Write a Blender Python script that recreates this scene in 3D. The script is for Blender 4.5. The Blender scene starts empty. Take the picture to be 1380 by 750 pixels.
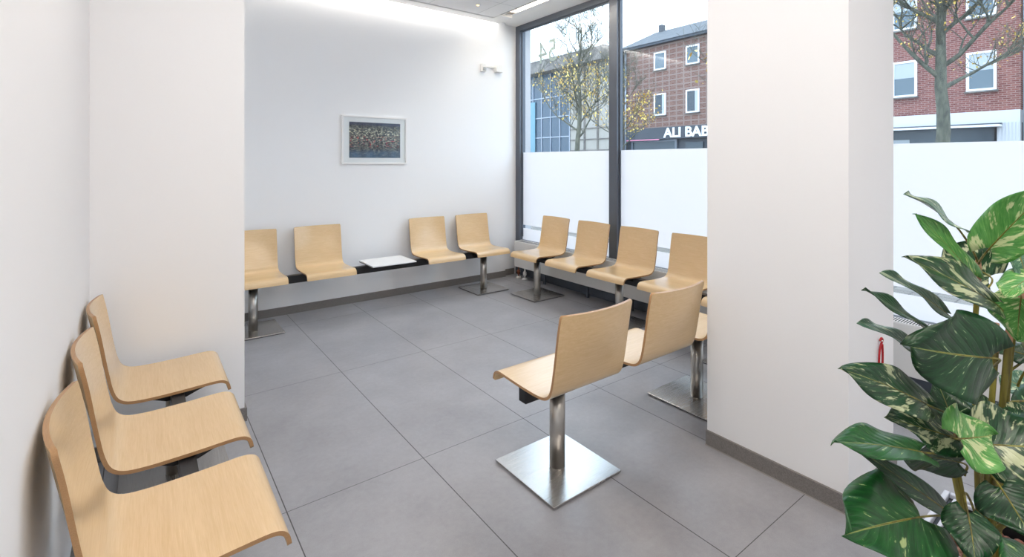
import bpy, bmesh, math, random
from mathutils import Vector, Matrix
R = math.radians
C = bpy.context.scene.collection
SC = bpy.context.scene
rng = random.Random(7)

SKY, SKYC, LED, LED2, PANEL, PANEL2, EXPO = 3.2, (.68, .84, 1.0, 1), 29, 24, 7.5, 16, .42

# ------------------------------------------------------------------ helpers
def srgb(r, g, b):
    f = lambda c: ((c/255)/12.92 if c/255 <= .04045 else (((c/255)+.055)/1.055)**2.4)
    return (f(r), f(g), f(b), 1)

def link(o, parent=None):
    C.objects.link(o)
    if parent: o.parent = parent
    return o

def obj(name, bm, mats, parent=None, smooth=False, bevel=0):
    me = bpy.data.meshes.new(name)
    bm.normal_update(); bm.to_mesh(me); bm.free()
    if not isinstance(mats, (list, tuple)): mats = [mats]
    for m in mats: me.materials.append(m)
    if smooth:
        for p in me.polygons: p.use_smooth = True
    o = bpy.data.objects.new(name, me); link(o, parent)
    if bevel:
        md = o.modifiers.new('bevel', 'BEVEL'); md.width = bevel; md.segments = 2
        md.limit_method = 'ANGLE'; md.angle_limit = R(40)
        md.harden_normals = False
    return o

def empty(name, loc=(0, 0, 0), rz=0, parent=None):
    o = bpy.data.objects.new(name, None); o.location = loc; o.rotation_euler = (0, 0, rz)
    o.empty_display_size = .1
    return link(o, parent)

def tag(o, label=None, cat=None, group=None, kind=None):
    if label: o['label'] = label
    if cat: o['category'] = cat
    if group: o['group'] = group
    if kind: o['kind'] = kind
    return o

def box(bm, x0, x1, y0, y1, z0, z1, mi=0):
    vs = [bm.verts.new((x, y, z)) for z in (z0, z1) for y in (y0, y1) for x in (x0, x1)]
    for f in ((0,2,3,1),(4,5,7,6),(0,1,5,4),(2,6,7,3),(0,4,6,2),(1,3,7,5)):
        fc = bm.faces.new([vs[i] for i in f]); fc.material_index = mi
    return vs

def boxes(lst, mi=0):
    bm = bmesh.new()
    for b in lst: box(bm, *b, mi=mi)
    return bm

def tube(bm, pts, radii, n=8, mi=0, caps=True):
    pts = [Vector(p) for p in pts]; rings = []
    ref = None
    for i, p in enumerate(pts):
        d = (pts[min(i+1, len(pts)-1)] - pts[max(i-1, 0)]).normalized()
        if ref is None: ref = d.orthogonal().normalized()
        a = (ref - d*ref.dot(d))
        a = a.normalized() if a.length > 1e-5 else d.orthogonal().normalized()
        ref = a; b = d.cross(a)
        rings.append([bm.verts.new(p + (a*math.cos(2*math.pi*k/n) + b*math.sin(2*math.pi*k/n))*radii[i]) for k in range(n)])
    for r0, r1 in zip(rings, rings[1:]):
        for k in range(n):
            f = bm.faces.new((r0[k], r0[(k+1) % n], r1[(k+1) % n], r1[k])); f.material_index = mi; f.smooth = True
    if caps:
        f = bm.faces.new(list(reversed(rings[0]))); f.material_index = mi
        f = bm.faces.new(rings[-1]); f.material_index = mi

def lathe(bm, prof, n=24, cx=0, cy=0, mi=0):
    rings = [[bm.verts.new((cx+r*math.cos(2*math.pi*k/n), cy+r*math.sin(2*math.pi*k/n), z)) for k in range(n)] for r, z in prof]
    for r0, r1 in zip(rings, rings[1:]):
        for k in range(n):
            f = bm.faces.new((r0[k], r0[(k+1) % n], r1[(k+1) % n], r1[k])); f.material_index = mi; f.smooth = True
    bm.faces.new(list(reversed(rings[0]))); bm.faces.new(rings[-1])

def smoothpath(pts, sub=6):
    out = []; P = [Vector(p) for p in pts]
    for i in range(len(P)-1):
        p0 = P[max(i-1, 0)]; p1 = P[i]; p2 = P[i+1]; p3 = P[min(i+2, len(P)-1)]
        for k in range(sub):
            t = k/sub
            out.append(.5*((2*p1)+(p2-p0)*t+(2*p0-5*p1+4*p2-p3)*t*t+(3*p1-p0-3*p2+p3)*t**3))
    out.append(P[-1]); return out

def text_mesh(name, s, size, extr, mat, loc, rot, parent=None, bold=0, sx=1):
    cu = bpy.data.curves.new(name, 'FONT'); cu.body = s; cu.size = size; cu.extrude = extr; cu.offset = bold
    t = bpy.data.objects.new(name, cu); C.objects.link(t)
    dg = bpy.context.evaluated_depsgraph_get(); dg.update()
    me = bpy.data.meshes.new_from_object(t.evaluated_get(dg))
    bpy.data.objects.remove(t); bpy.data.curves.remove(cu)
    me.materials.clear(); me.materials.append(mat)
    o = bpy.data.objects.new(name, me); link(o, parent); o.location = loc; o.rotation_euler = rot; o.scale = (sx, 1, 1)
    return o

# ------------------------------------------------------------------ materials
def mat(name, col, rough=.5, metal=0, spec=.5, **kw):
    m = bpy.data.materials.new(name); m.use_nodes = True
    b = m.node_tree.nodes['Principled BSDF']
    b.inputs['Base Color'].default_value = col; b.inputs['Roughness'].default_value = rough
    b.inputs['Metallic'].default_value = metal; b.inputs['Specular IOR Level'].default_value = spec
    for k, v in kw.items(): b.inputs[k].default_value = v
    return m
def nt(m): return m.node_tree, m.node_tree.nodes, m.node_tree.links, m.node_tree.nodes.get('Principled BSDF')
def coords(N, L, scale=(1, 1, 1), out='Object', rot=(0, 0, 0)):
    tc = N.new('ShaderNodeTexCoord'); mp = N.new('ShaderNodeMapping'); mp.inputs['Scale'].default_value = scale
    mp.inputs['Rotation'].default_value = rot
    L.new(tc.outputs[out], mp.inputs['Vector']); return mp.outputs['Vector']
def noise(N, L, vec, scale, detail=4, rough=.55):
    n = N.new('ShaderNodeTexNoise'); n.inputs['Scale'].default_value = scale; n.inputs['Detail'].default_value = detail
    n.inputs['Roughness'].default_value = rough; L.new(vec, n.inputs['Vector']); return n.outputs['Fac']
def ramp(N, L, fac, stops):
    r = N.new('ShaderNodeValToRGB'); e = r.color_ramp.elements
    while len(e) < len(stops): e.new(.5)
    for i, (p, c) in enumerate(stops): e[i].position = p; e[i].color = c
    L.new(fac, r.inputs['Fac']); return r.outputs['Color']
def mix(N, L, fac, a, b, mode='MIX'):
    x = N.new('ShaderNodeMix'); x.data_type = 'RGBA'; x.blend_type = mode
    for s, v in ((0, fac), (6, a), (7, b)):
        if hasattr(v, 'is_linked'): L.new(v, x.inputs[s])
        else: x.inputs[s].default_value = v
    return x.outputs[2]
def math_(N, L, op, a, b=None, c=None):
    x = N.new('ShaderNodeMath'); x.operation = op
    for i, v in enumerate((a, b, c)):
        if v is None: continue
        if hasattr(v, 'is_linked'): L.new(v, x.inputs[i])
        else: x.inputs[i].default_value = v
    return x.outputs[0]
def bump(N, L, b, h, strength, dist=.001):
    n = N.new('ShaderNodeBump'); n.inputs['Strength'].default_value = strength; n.inputs['Distance'].default_value = dist
    L.new(h, n.inputs['Height']); L.new(n.outputs['Normal'], b.inputs['Normal'])

def wall_mat(name, col):
    m = mat(name, col, .75, spec=.25); T, N, L, b = nt(m)
    v = coords(N, L); bump(N, L, b, noise(N, L, v, 260, 3), .25, .001); return m
M = {}
M['wall'] = wall_mat('white_wall_paint', srgb(243, 245, 248))
M['ceil'] = mat('ceiling_white', srgb(242, 242, 242), .8, spec=.2)
m = M['ceilpanel'] = mat('mineral_ceiling_panels', srgb(222, 223, 224), .85, spec=.2); T, N, L, b = nt(m)
v = coords(N, L); bk = N.new('ShaderNodeTexBrick'); bk.offset = 0; bk.inputs['Scale'].default_value = 1
bk.inputs['Brick Width'].default_value = .6; bk.inputs['Row Height'].default_value = .6; bk.inputs['Mortar Size'].default_value = .004
bk.inputs['Color1'].default_value = srgb(240, 240, 241); bk.inputs['Color2'].default_value = srgb(236, 236, 238); bk.inputs['Mortar'].default_value = srgb(204, 206, 208)
L.new(v, bk.inputs['Vector']); L.new(bk.outputs['Color'], b.inputs['Base Color'])

# porcelain floor: 60 x 120 cm tiles, joints computed from object coordinates
def tile_floor(name, x0, y0, c1, c2, joint):
    m = mat(name, c1, .42, spec=.5); T, N, L, b = nt(m)
    tc = N.new('ShaderNodeTexCoord'); sp = N.new('ShaderNodeSeparateXYZ'); L.new(tc.outputs['Object'], sp.inputs[0])
    def line(sock, off, per, w):
        a = math_(N, L, 'SUBTRACT', sock, off-per*20); f = math_(N, L, 'DIVIDE', a, per); fr = math_(N, L, 'FRACT', f)
        d = math_(N, L, 'ABSOLUTE', math_(N, L, 'SUBTRACT', fr, .5))
        return math_(N, L, 'GREATER_THAN', d, .5-w/per/2), math_(N, L, 'FLOOR', f)
    lx, ix = line(sp.outputs[0], x0, .601, .0042); ly, iy = line(sp.outputs[1], y0, 1.195, .0030)
    j = math_(N, L, 'MAXIMUM', lx, ly)
    wn = N.new('ShaderNodeTexWhiteNoise'); wn.noise_dimensions = '2D'; cx = N.new('ShaderNodeCombineXYZ')
    L.new(ix, cx.inputs[0]); L.new(iy, cx.inputs[1]); L.new(cx.outputs[0], wn.inputs['Vector'])
    vec = coords(N, L)
    n1 = noise(N, L, vec, 2.3, 6, .6); n2 = noise(N, L, vec, 330, 3, .7); n3 = noise(N, L, vec, 38, 5, .7)
    s = math_(N, L, 'ADD', math_(N, L, 'MULTIPLY', n1, .45), math_(N, L, 'MULTIPLY', n2, .35))
    s = math_(N, L, 'ADD', s, math_(N, L, 'MULTIPLY', n3, .2)); s = math_(N, L, 'ADD', s, math_(N, L, 'MULTIPLY', math_(N, L, 'SUBTRACT', wn.outputs['Value'], .5), .05))
    col = ramp(N, L, s, [(.36, c1), (.64, c2)])
    L.new(mix(N, L, j, col, joint), b.inputs['Base Color'])
    L.new(math_(N, L, 'MULTIPLY_ADD', n2, .12, .27), b.inputs['Roughness'])
    bump(N, L, b, math_(N, L, 'SUBTRACT', n2, math_(N, L, 'MULTIPLY', j, 2)), .22, .0008)
    return m
M['floor'] = tile_floor('grey_porcelain_floor', 1.066, .925, srgb(142, 142, 147), srgb(170, 171, 176), srgb(70, 69, 70))
m = M['skirt'] = mat('grey_tile_skirting', srgb(120, 117, 116), .45); T, N, L, b = nt(m)
v = coords(N, L); L.new(ramp(N, L, noise(N, L, v, 240, 3, .7), [(.3, srgb(108, 104, 102)), (.7, srgb(140, 136, 134))]), b.inputs['Base Color'])
M['skirt_edge'] = mat('pale_metal_skirting_edge', srgb(170, 165, 160), .4, .4)

# light oak veneer, edge grain darker
def veneer(name, a, c, edge=False):
    m = mat(name, a, .36, spec=.45); T, N, L, b = nt(m)
    if edge: v = coords(N, L, (6, 6, 700))
    else: v = coords(N, L, (5, 90, 90))
    n1 = noise(N, L, v, 1.6, 6, .65); v2 = coords(N, L, (14, 420, 420)); n2 = noise(N, L, v2, 1.0, 3, .6)
    v3 = coords(N, L, (1.5, 7, 7)); n3 = noise(N, L, v3, 1, 3)
    s = math_(N, L, 'ADD', math_(N, L, 'MULTIPLY', n1, .4), math_(N, L, 'ADD', math_(N, L, 'MULTIPLY', n2, .35), math_(N, L, 'MULTIPLY', n3, .25)))
    L.new(ramp(N, L, s, [(.26, a), (.70, c)]), b.inputs['Base Color'])
    b.inputs['Coat Weight'].default_value = .0 if edge else 1.0; b.inputs['Coat Roughness'].default_value = .24; b.inputs['Coat IOR'].default_value = 1.6
    bump(N, L, b, n2, .08, .0004); return m
M['oak'] = veneer('light_oak_veneer', srgb(204, 168, 116), srgb(230, 200, 154))
M['oak_edge'] = veneer('plywood_edge', srgb(150, 112, 76), srgb(196, 156, 112), True)
M['black'] = mat('black_powder_coated_steel', srgb(28, 29, 33), .42)
def steel(name, sc, rough=.24, col=srgb(196, 194, 192)):
    m = mat(name, col, rough, 1.0); T, N, L, b = nt(m)
    v = coords(N, L, sc); n = noise(N, L, v, 1, 3)
    L.new(math_(N, L, 'MULTIPLY_ADD', n, .16, rough-.08), b.inputs['Roughness']); bump(N, L, b, n, .05, .0003); return m
M['steel_plate'] = steel('brushed_stainless_plate', (4, 900, 4), .26)
M['steel_post'] = steel('brushed_stainless_post', (900, 900, 2), .33, srgb(186, 183, 178))
M['rubber'] = mat('black_rubber', srgb(24, 24, 25), .7)
M['white_lam'] = mat('white_laminate', srgb(240, 241, 242), .25)
M['frame'] = mat('dark_grey_window_aluminium', srgb(96, 103, 114), .38, .25)
M['gasket'] = mat('window_gasket', srgb(36, 40, 48), .5)
M['white_plastic'] = mat('white_plastic', srgb(232, 232, 230), .35)
M['grey_plastic'] = mat('pale_grey_plastic', srgb(176, 180, 182), .4)
M['conv'] = mat('white_radiator_enamel', srgb(226, 225, 223), .4)
M['dark_slot'] = mat('dark_slot', srgb(60, 60, 62), .7)
M['slot_end'] = mat('taupe_slot_end', srgb(170, 156, 146), .5)
M['brass'] = mat('copper_pipe', srgb(150, 96, 74), .35, .8)
M['red'] = mat('red_cord', srgb(176, 24, 34), .45)
M['pframe'] = mat('white_picture_frame', srgb(238, 238, 238), .3)
M['pmat'] = mat('white_passepartout', srgb(244, 244, 245), .8)
M['sticker'] = mat('grey_green_window_lettering', srgb(176, 192, 188), .6)

def emis(name, col, st):
    m = bpy.data.materials.new(name); m.use_nodes = True; T = m.node_tree; N = T.nodes; N.clear()
    e = N.new('ShaderNodeEmission'); o = N.new('ShaderNodeOutputMaterial'); e.inputs[0].default_value = col; e.inputs[1].default_value = st
    T.links.new(e.outputs[0], o.inputs[0]); return m
M['led'] = emis('warm_white_led_strip', (1, .93, .84, 1), LED)
M['led2'] = emis('window_cove_led', (1, .87, .70, 1), LED2)
M['panel'] = emis('added_fill_light', (1, .915, .835, 1), PANEL)  # for the added fill panels out of view
M['panel2'] = emis('added_fill_light_rear', (1, .915, .835, 1), PANEL2)  # stronger fill, added behind the viewer to brighten the seat backs
M['spot'] = emis('warm_indicator_light', (1, .62, .22, 1), 3)

# thin clear glass pane: mostly transparent with a mirror-like share
def thin_glass(name='clear_window_glass', r0=.035, k=.9):
    m = bpy.data.materials.new(name); m.use_nodes = True; T = m.node_tree; N = T.nodes; N.clear(); L = T.links
    t = N.new('ShaderNodeBsdfTransparent'); t.inputs[0].default_value = (.96, .975, .98, 1)
    g = N.new('ShaderNodeBsdfGlossy'); g.inputs['Roughness'].default_value = .0
    ge = N.new('ShaderNodeNewGeometry'); dt = N.new('ShaderNodeVectorMath'); dt.operation = 'DOT_PRODUCT'
    L.new(ge.outputs['Incoming'], dt.inputs[0]); L.new(ge.outputs['Normal'], dt.inputs[1])
    cs = math_(N, L, 'ABSOLUTE', dt.outputs['Value']); fr = math_(N, L, 'POWER', math_(N, L, 'SUBTRACT', 1, cs), 5)
    fr = math_(N, L, 'MULTIPLY_ADD', fr, k, r0)
    mx = N.new('ShaderNodeMixShader'); o = N.new('ShaderNodeOutputMaterial')
    L.new(fr, mx.inputs[0]); L.new(t.outputs[0], mx.inputs[1]); L.new(g.outputs[0], mx.inputs[2]); L.new(mx.outputs[0], o.inputs[0])
    return m
M['glass'] = thin_glass(); M['art_glass'] = thin_glass('non_reflecting_picture_glass', .006, .3)
m = bpy.data.materials.new('frosted_privacy_film'); m.use_nodes = True; T = m.node_tree; N = T.nodes; N.clear(); L = T.links
t = N.new('ShaderNodeBsdfTranslucent'); t.inputs[0].default_value = (.97, .93, .92, 1)
d = N.new('ShaderNodeBsdfDiffuse'); d.inputs[0].default_value = (.93, .95, .96, 1)
mx = N.new('ShaderNodeMixShader'); mx.inputs[0].default_value = .12; o = N.new('ShaderNodeOutputMaterial')
L.new(t.outputs[0], mx.inputs[1]); L.new(d.outputs[0], mx.inputs[2]); L.new(mx.outputs[0], o.inputs[0]); M['frost'] = m
# ------------------------------------------------------------------ room shell
# x runs along the back wall to the right, y towards the back wall, z up (metres)
XL, XW, YB, YF, ZC = -.192, 3.755, 4.87, -3.0, 3.05

def struct(name, bm, m, label, cat, **k):
    o = obj(name, bm, m, **k); return tag(o, label, cat, kind='structure')
struct('floor', boxes([(XL-.2, XW+.12, YF-.2, YB+.3, -.12, 0)]), M['floor'], 'grey porcelain tile floor of large rectangular tiles', 'floor')
struct('wall_left', boxes([(XL-.2, XL, YF-.2, YB+.26, 0, 3.3)]), M['wall'], 'white painted wall on the left behind the near row of seats', 'wall')
struct('wall_column', boxes([(XL, .446, 3.005, YB, 0, 3.3)]), M['wall'], 'white boxed wall projection beside the left seats', 'wall')
struct('wall_back', boxes([(.446, 3.55, YB, YB+.26, 0, 3.3), (3.55, XW, YB+.06, YB+.26, 0, 3.3)]), M['wall'], 'white back wall carrying the framed picture', 'wall')
struct('wall_front', boxes([(XL-.2, XW+.12, YF-.2, YF, 0, 3.3)]), M['wall'], 'white wall closing the room behind the viewer', 'wall')
struct('pillar', boxes([(2.246, 2.775, .768, 1.380, 0, 3.3)]), M['wall'], 'wide white square pillar near the window', 'pillar')

struct('wall_light_block', boxes([(XW, XW+.09, YF, .16, 0, 3.3)]), M['wall'], 'added unseen white wall after the last window, keeping daylight off the pillar side', 'wall')  # unseen wall added instead of more windows, dims the pillar side

# skirtings 7 cm high
struct('baseboard_back', boxes([(.446, 3.55, YB-.011, YB, 0, .072), (3.55, XW-.03, YB+.049, YB+.06, 0, .072)]), M['skirt'], 'grey tile skirting along the back wall', 'baseboard')
struct('baseboard_column', boxes([(XL+.011, .457, 2.994, 3.005, 0, .072), (.446, .457, 3.005, YB-.011, 0, .072)]), M['skirt'], 'grey tile skirting around the boxed projection', 'baseboard')
struct('baseboard_left', boxes([(XL, XL+.011, YF, 3.005, 0, .072)]), M['skirt'], 'grey tile skirting along the left wall', 'baseboard')
bp = struct('baseboard_pillar', boxes([(2.235, 2.246, .757, 1.3815, 0, .072), (2.246, 2.786, .757, .768, 0, .072), (2.775, 2.786, .768, 1.3815, 0, .072), (2.25, 2.775, 1.380, 1.3815, 0, .072)]), M['skirt'], 'grey tile skirting around the pillar', 'baseboard')
obj('edge_strip', boxes([(2.2325, 2.235, .7545, 1.384, 0, .004), (2.235, 2.7885, .7545, .757, 0, .004)]), M['skirt_edge'], bp)

# ceiling: panel field, plain margin with a light slot along the back wall, slot beside the window
ce = tag(empty('ceiling'), 'white panelled ceiling with plain margins and light slots', 'ceiling', kind='structure')
obj('panel_field', boxes([(XL, 3.225, YF, 4.655, ZC, ZC+.05)]), M['ceilpanel'], ce)
obj('margin', boxes([(XL, 3.225, 4.667, 4.815, ZC-.006, ZC+.05), (3.40, XW, YF, 4.815, ZC+.035, ZC+.06), (3.225, 3.40, 4.53, 4.815, ZC-.006, ZC+.05), (3.40, 3.55, 4.815, 4.93, ZC+.035, ZC+.06), (3.55, XW, 4.815, 4.93, ZC+.035, ZC+.06)]), M['ceil'], ce)
obj('slab', boxes([(XL-.2, XW+.12, YF-.2, YB+.26, ZC+.16, ZC+.26)]), M['ceil'], ce)
obj('shadow_gap', boxes([(XL, 3.225, 4.655, 4.667, ZC+.012, ZC+.03), (3.225, 3.237, YF, 4.53, ZC+.012, ZC+.03)]), M['dark_slot'], ce)
obj('slot_side', boxes([(3.237, 3.245, YF, 4.53, ZC-.004, ZC+.12), (3.392, 3.40, YF, 4.53, ZC+.03, ZC+.12)]), M['ceil'], ce)

w = tag(empty('wall_washer_light', (1.9, 4.84, ZC)), 'long linear white light in the ceiling slot along the back wall', 'light')
obj('housing', boxes([(-1.4, 1.635, -.022, .026, .062, .09)]), M['white_plastic'], w)
obj('diffuser', boxes([(-1.39, 1.625, -.016, .022, .048, .062)]), M['led'], w)
w = tag(empty('window_slot_light', (3.318, 1.0, ZC)), 'short linear light in the ceiling slot parallel to the windows', 'light')
obj('housing', boxes([(-.055, .055, 1.2, 3.43, .07, .11)]), M['white_plastic'], w)
obj('diffuser', boxes([(-.035, .035, 1.22, 3.40, .052, .07)]), M['led2'], w)
obj('end_cap', boxes([(-.055, .055, 3.43, 3.50, .02, .11)]), M['slot_end'], w)
for i, (x, y) in enumerate(((.5, .3), (1.3, .3), (.5, 1.7), (1.3, 1.7), (.9, -1.3), (1.9, -1.3))):  # unseen panels added as warm fill, placed to balance column and pillar
    w = tag(empty('added_fill_panel', (x, y, ZC)), 'added unseen square fill light on the ceiling %s on the %s side' % (('above the viewer', 'in the room middle', 'behind the viewer')[i//2], ('left', 'window')[i % 2]), 'light', 'added ceiling fill panels')
    obj('frame', boxes([(-.3, .3, -.3, -.285, -.012, -.001), (-.3, .3, .285, .3, -.012, -.001), (-.3, -.285, -.285, .285, -.012, -.001), (.285, .3, -.285, .285, -.012, -.001)]), M['white_plastic'], w)
    obj('diffuser', boxes([(-.285, .285, -.285, .285, -.009, -.001)]), M['panel2' if i > 3 else 'panel'], w)
w = tag(empty('ceiling_indicator', (2.83, 4.37, ZC)), 'tiny warm ceiling indicator light near the back corner', 'light')
bm = bmesh.new(); lathe(bm, [(.030, -.001), (.030, -.006), (.024, -.008)], 20); obj('bezel', bm, M['white_plastic'], w)
bm = bmesh.new(); lathe(bm, [(.014, -.008), (.013, -.012), (.006, -.015)], 16); obj('lens', bm, M['spot'], w)

# ------------------------------------------------------------------ window wall
GX = 3.80
fw = tag(empty('window_frame_system', (XW, 0, 0)), 'dark grey aluminium frame system holding the tall windows', 'window frame', kind='structure')
fw.name = 'trim_1'
bays = [(3.385, 4.845), (1.825, 3.28), (.265, 1.72)]
obj('head_frame', boxes([(0, .085, 0.16, 4.93, 3.02, 3.10)]), M['frame'], fw)
obj('bottom_frame', boxes([(0, .085, 0.16, 4.93, 0, .435)]), M['frame'], fw)
for y0, y1 in ((4.845, 4.93), (3.28, 3.385), (1.72, 1.825), (.16, .265)):
    mu = obj('mullion', boxes([(0, .085, y0, y1, .435, 3.02)]), M['frame'], fw)
    obj('gasket', boxes([(.030, .034, y0-.004, y1+.004, .47, 3.02)]), M['gasket'], mu)
descr = ['tall window nearest the back corner with frosted lower half', 'tall window left of the pillar showing the brick shop opposite',
         'tall window right of the pillar behind the plant', 'tall window beside the viewer', 'tall window furthest behind the viewer']
for i, (y0, y1) in enumerate(bays):
    w = tag(empty('window_%d' % (i+1), (GX, (y0+y1)/2, .47)), descr[i], 'window', kind='structure'); h = (y1-y0)/2
    obj('glass_pane', boxes([(.002, .0035, -h, h, -.035, 2.55)]), M['glass'], w)
    obj('frosted_film', boxes([(-.0006, .0, -h, h, .147, 1.042)]), M['frost'], w)
    obj('frosted_film', boxes([(-.0006, .0, -h, h, -.035, .106)]), M['frost'], w)
    obj('bead', boxes([(-.015, .0, -h, h, 2.535, 2.55), (-.015, .0, -h, -h+.014, 0, 2.535), (-.015, .0, h-.014, h, 0, 2.535)]), M['frame'], w)
nb = text_mesh('house_number', '54', .37, .0012, M['sticker'], (GX+.008, 4.215, 2.565), (R(90), 0, R(90)), sx=.92)
tag(nb, 'house number 54 lettered high on the corner window, seen mirrored from inside', 'number')

# ------------------------------------------------------------------ convector heaters in front of the windows
def convector(y0, y1, label, valves):
    c = tag(empty('convector_heater', (3.67, (y0+y1)/2, 0)), label, 'heater', 'low white heaters under the windows'); h = (y1-y0)/2
    obj('housing', boxes([(-.06, .055, -h, h, .135, .440)]), M['conv'], c, bevel=.006)
    g = [(-.058, .053, -h+.002, h-.002, .440, .4425)]
    obj('top_grille', boxes(g), M['conv'], c)
    bm = bmesh.new(); y = -h+.03
    while y < h-.03:
        box(bm, -.045, .042, y, y+.006, .4425, .4432); y += .014
    obj('grille_slots', bm, M['dark_slot'], c)
    for yy in (-h+.25, h-.32):
        obj('bracket', boxes([(.055, .084, yy, yy+.04, .16, .42)]), M['conv'], c)
    for yy in (-h+.6, 0.0, h-.5):
        obj('foot', boxes([(.0, .02, yy, yy+.03, 0, .135)]), M['frame'], c)
    if valves:
        for k, yy in enumerate((h-.05, h-.17)):
            bm = bmesh.new(); tube(bm, [(-.03, yy, .0), (-.03, yy, .14)], [.009, .009], 10)
            p = obj('pipe', bm, M['brass' if k == 0 else 'white_plastic'], c)
            bm = bmesh.new(); lathe(bm, [(.034, .001), (.034, .010), (.022, .020), (.012, .024)], 20, -.03, yy); obj('floor_rosette', bm, M['white_plastic'], p)
            bm = bmesh.new(); lathe(bm, [(.012, .045), (.021, .050), (.022, .085), (.017, .095)], 16, -.03, yy); obj('valve', bm, M['brass' if k == 0 else 'white_plastic'], p, smooth=True)
convector(2.42, 4.77, 'low white heater under the windows in the back corner behind the window seats', True)
convector(-.2, 2.34, 'low white heater under the window to the right of the pillar behind the plant', False)

# ------------------------------------------------------------------ beam seating
SEATW = .42
def shell_mesh():
    prof = [(0, .800), (.012, .740), (.022, .680), (.031, .620), (.041, .560), (.052, .505), (.068, .466), (.098, .446), (.15, .440),
            (.22, .440), (.29, .442), (.35, .445), (.405, .4465), (.434, .440), (.451, .423), (.458, .394)]
    path = smoothpath([(d, 0, z) for d, z in prof], 4)
    n = len(path); th = .0115; NU = 16
    bm = bmesh.new(); uvl = None
    # path lengths
    s = [0]
    for a, b in zip(path, path[1:]): s.append(s[-1]+(b-a).length)
    tot = s[-1]; rc = .006
    top, bot = [], []
    for i, p in enumerate(path):
        t = (path[min(i+1, n-1)]-path[max(i-1, 0)]).normalized(); nr = Vector((t.z, 0, -t.x))   # towards back / underside
        if nr.z > 0 and t.x > .5: nr = -nr
        nr = Vector((-abs(t.z), 0, -abs(t.x))) if p.x < .38 else Vector((-abs(t.z), 0, -abs(t.x)))
        d = min(s[i], tot-s[i]); inset = rc-math.sqrt(max(rc*rc-(rc-d)**2, 0)) if d < rc else 0
        hw = SEATW/2-inset
        k = max(0, min(1, (p.z-.47)/.26)); k = k*k*(3-2*k); sag = .031*k
        ra, rb = [], []
        for j in range(NU+1):
            u = -1+2*j/NU; off = -sag*(1-u*u)
            q = Vector((u*hw, p.x+off, p.z)); ra.append(bm.verts.new(q))
            rb.append(bm.verts.new(q+Vector((0, nr.x, nr.z))*th))
        top.append(ra); bot.append(rb)
    def quad(a, b, c, d, mi, sm=True):
        f = bm.faces.new((a, b, c, d)); f.material_index = mi; f.smooth = sm
    for i in range(n-1):
        for j in range(NU):
            quad(top[i][j], top[i+1][j], top[i+1][j+1], top[i][j+1], 0)
            quad(bot[i][j], bot[i][j+1], bot[i+1][j+1], bot[i+1][j], 0)
        quad(top[i][0], bot[i][0], bot[i+1][0], top[i+1][0], 1)
        quad(top[i][NU], top[i+1][NU], bot[i+1][NU], bot[i][NU], 1)
    for j in range(NU):
        quad(top[0][j], top[0][j+1], bot[0][j+1], bot[0][j], 1)
        quad(top[-1][j], bot[-1][j], bot[-1][j+1], top[-1][j+1], 1)
    # split the rim so it shades crisply
    es = [e for e in bm.edges if len({f.material_index for f in e.link_faces}) > 1]
    bmesh.ops.split_edges(bm, edges=es)
    bmesh.ops.recalc_face_normals(bm, faces=bm.faces)
    return bm
shell_src = obj('seat_shell', shell_mesh(), [M['oak'], M['oak_edge']])
shell_me = shell_src.data; bpy.data.objects.remove(shell_src)

def bracket_bm():   # folded steel carrier under each seat: wide at the seat, tapering to the beam
    bm = bmesh.new()
    box(bm, -.165, .165, .13, .385, .4235, .4275)
    for sx in (-.165, .159):
        prof = [(.13, .4235), (.385, .4235), (.335, .408), (.295, .392), (.225, .392), (.185, .408)]
        a = [bm.verts.new((sx, y, z)) for y, z in prof]; b = [bm.verts.new((sx+.006, y, z)) for y, z in prof]
        bm.faces.new(a); bm.faces.new(list(reversed(b)))
        for i in range(6): bm.faces.new((a[i], b[i], b[(i+1) % 6], a[(i+1) % 6]))
    bmesh.ops.recalc_face_normals(bm, faces=bm.faces)
    return bm
br_src = obj('seat_bracket', bracket_bm(), M['black']); br_me = br_src.data; bpy.data.objects.remove(br_src)
BY = .262   # beam line behind the front edge, measured from the top of the backrest
def bench(loc, rz, npos, pitch, posts, label, table=None, ext=.20):
    """local x along the beam, seats face +y, position 0 at x = 0; backrest top at y = 0"""
    b = tag(empty('waiting_bench', loc, rz), label, 'bench', 'oak beam seating in the waiting room')
    obj('beam', boxes([(-ext, (npos-1)*pitch+ext, BY-.024, BY+.024, .357, .4235)]), M['black'], b, bevel=.002)
    for k in range(npos):
        x = k*pitch
        if k == table:
            t = obj('table_top', boxes([(x-.215, x+.215, .105, .475, .4395, .4505)]), M['white_lam'], b, bevel=.002)
            obj('table_plate', boxes([(x-.215, x+.215, .120, .460, .4335, .4393)]), M['black'], t)
            obj('table_bracket', boxes([(x-.17, x+.17, .18, .40, .4237, .4333)]), M['black'], t)
            continue
        s = bpy.data.objects.new('seat_shell', shell_me); link(s, b); s.location = (x, 0, 0)
        q = bpy.data.objects.new('seat_bracket', br_me); link(q, s)
    for x in posts:
        bm = bmesh.new(); lathe(bm, [(.0355, .0135), (.0355, .3565)], 40, x, BY)
        p = obj('post', bm, M['steel_post'], b)
        pl = obj('base_plate', boxes([(x-.203, x+.203, BY-.203, BY+.203, .0045, .0135)]), M['steel_plate'], b, bevel=.0015)
        obj('rubber_pad', boxes([(x-.198, x+.198, BY-.198, BY+.198, 0, .0045)]), M['rubber'], pl)
    return b
# left wall, seats face +x
bench((-.140, 2.70, 0), R(-90), 3, .552, (0.02, 1.10), 'row of three oak seats on a black beam against the left wall')
# back wall, seats face -y
bench((3.023, 4.80, 0), R(180), 5, .5665, (.012, 4*.5665+.02), 'long bench on the back wall with a small white table between its oak seats', table=2)
# window side, seats face -x

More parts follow.
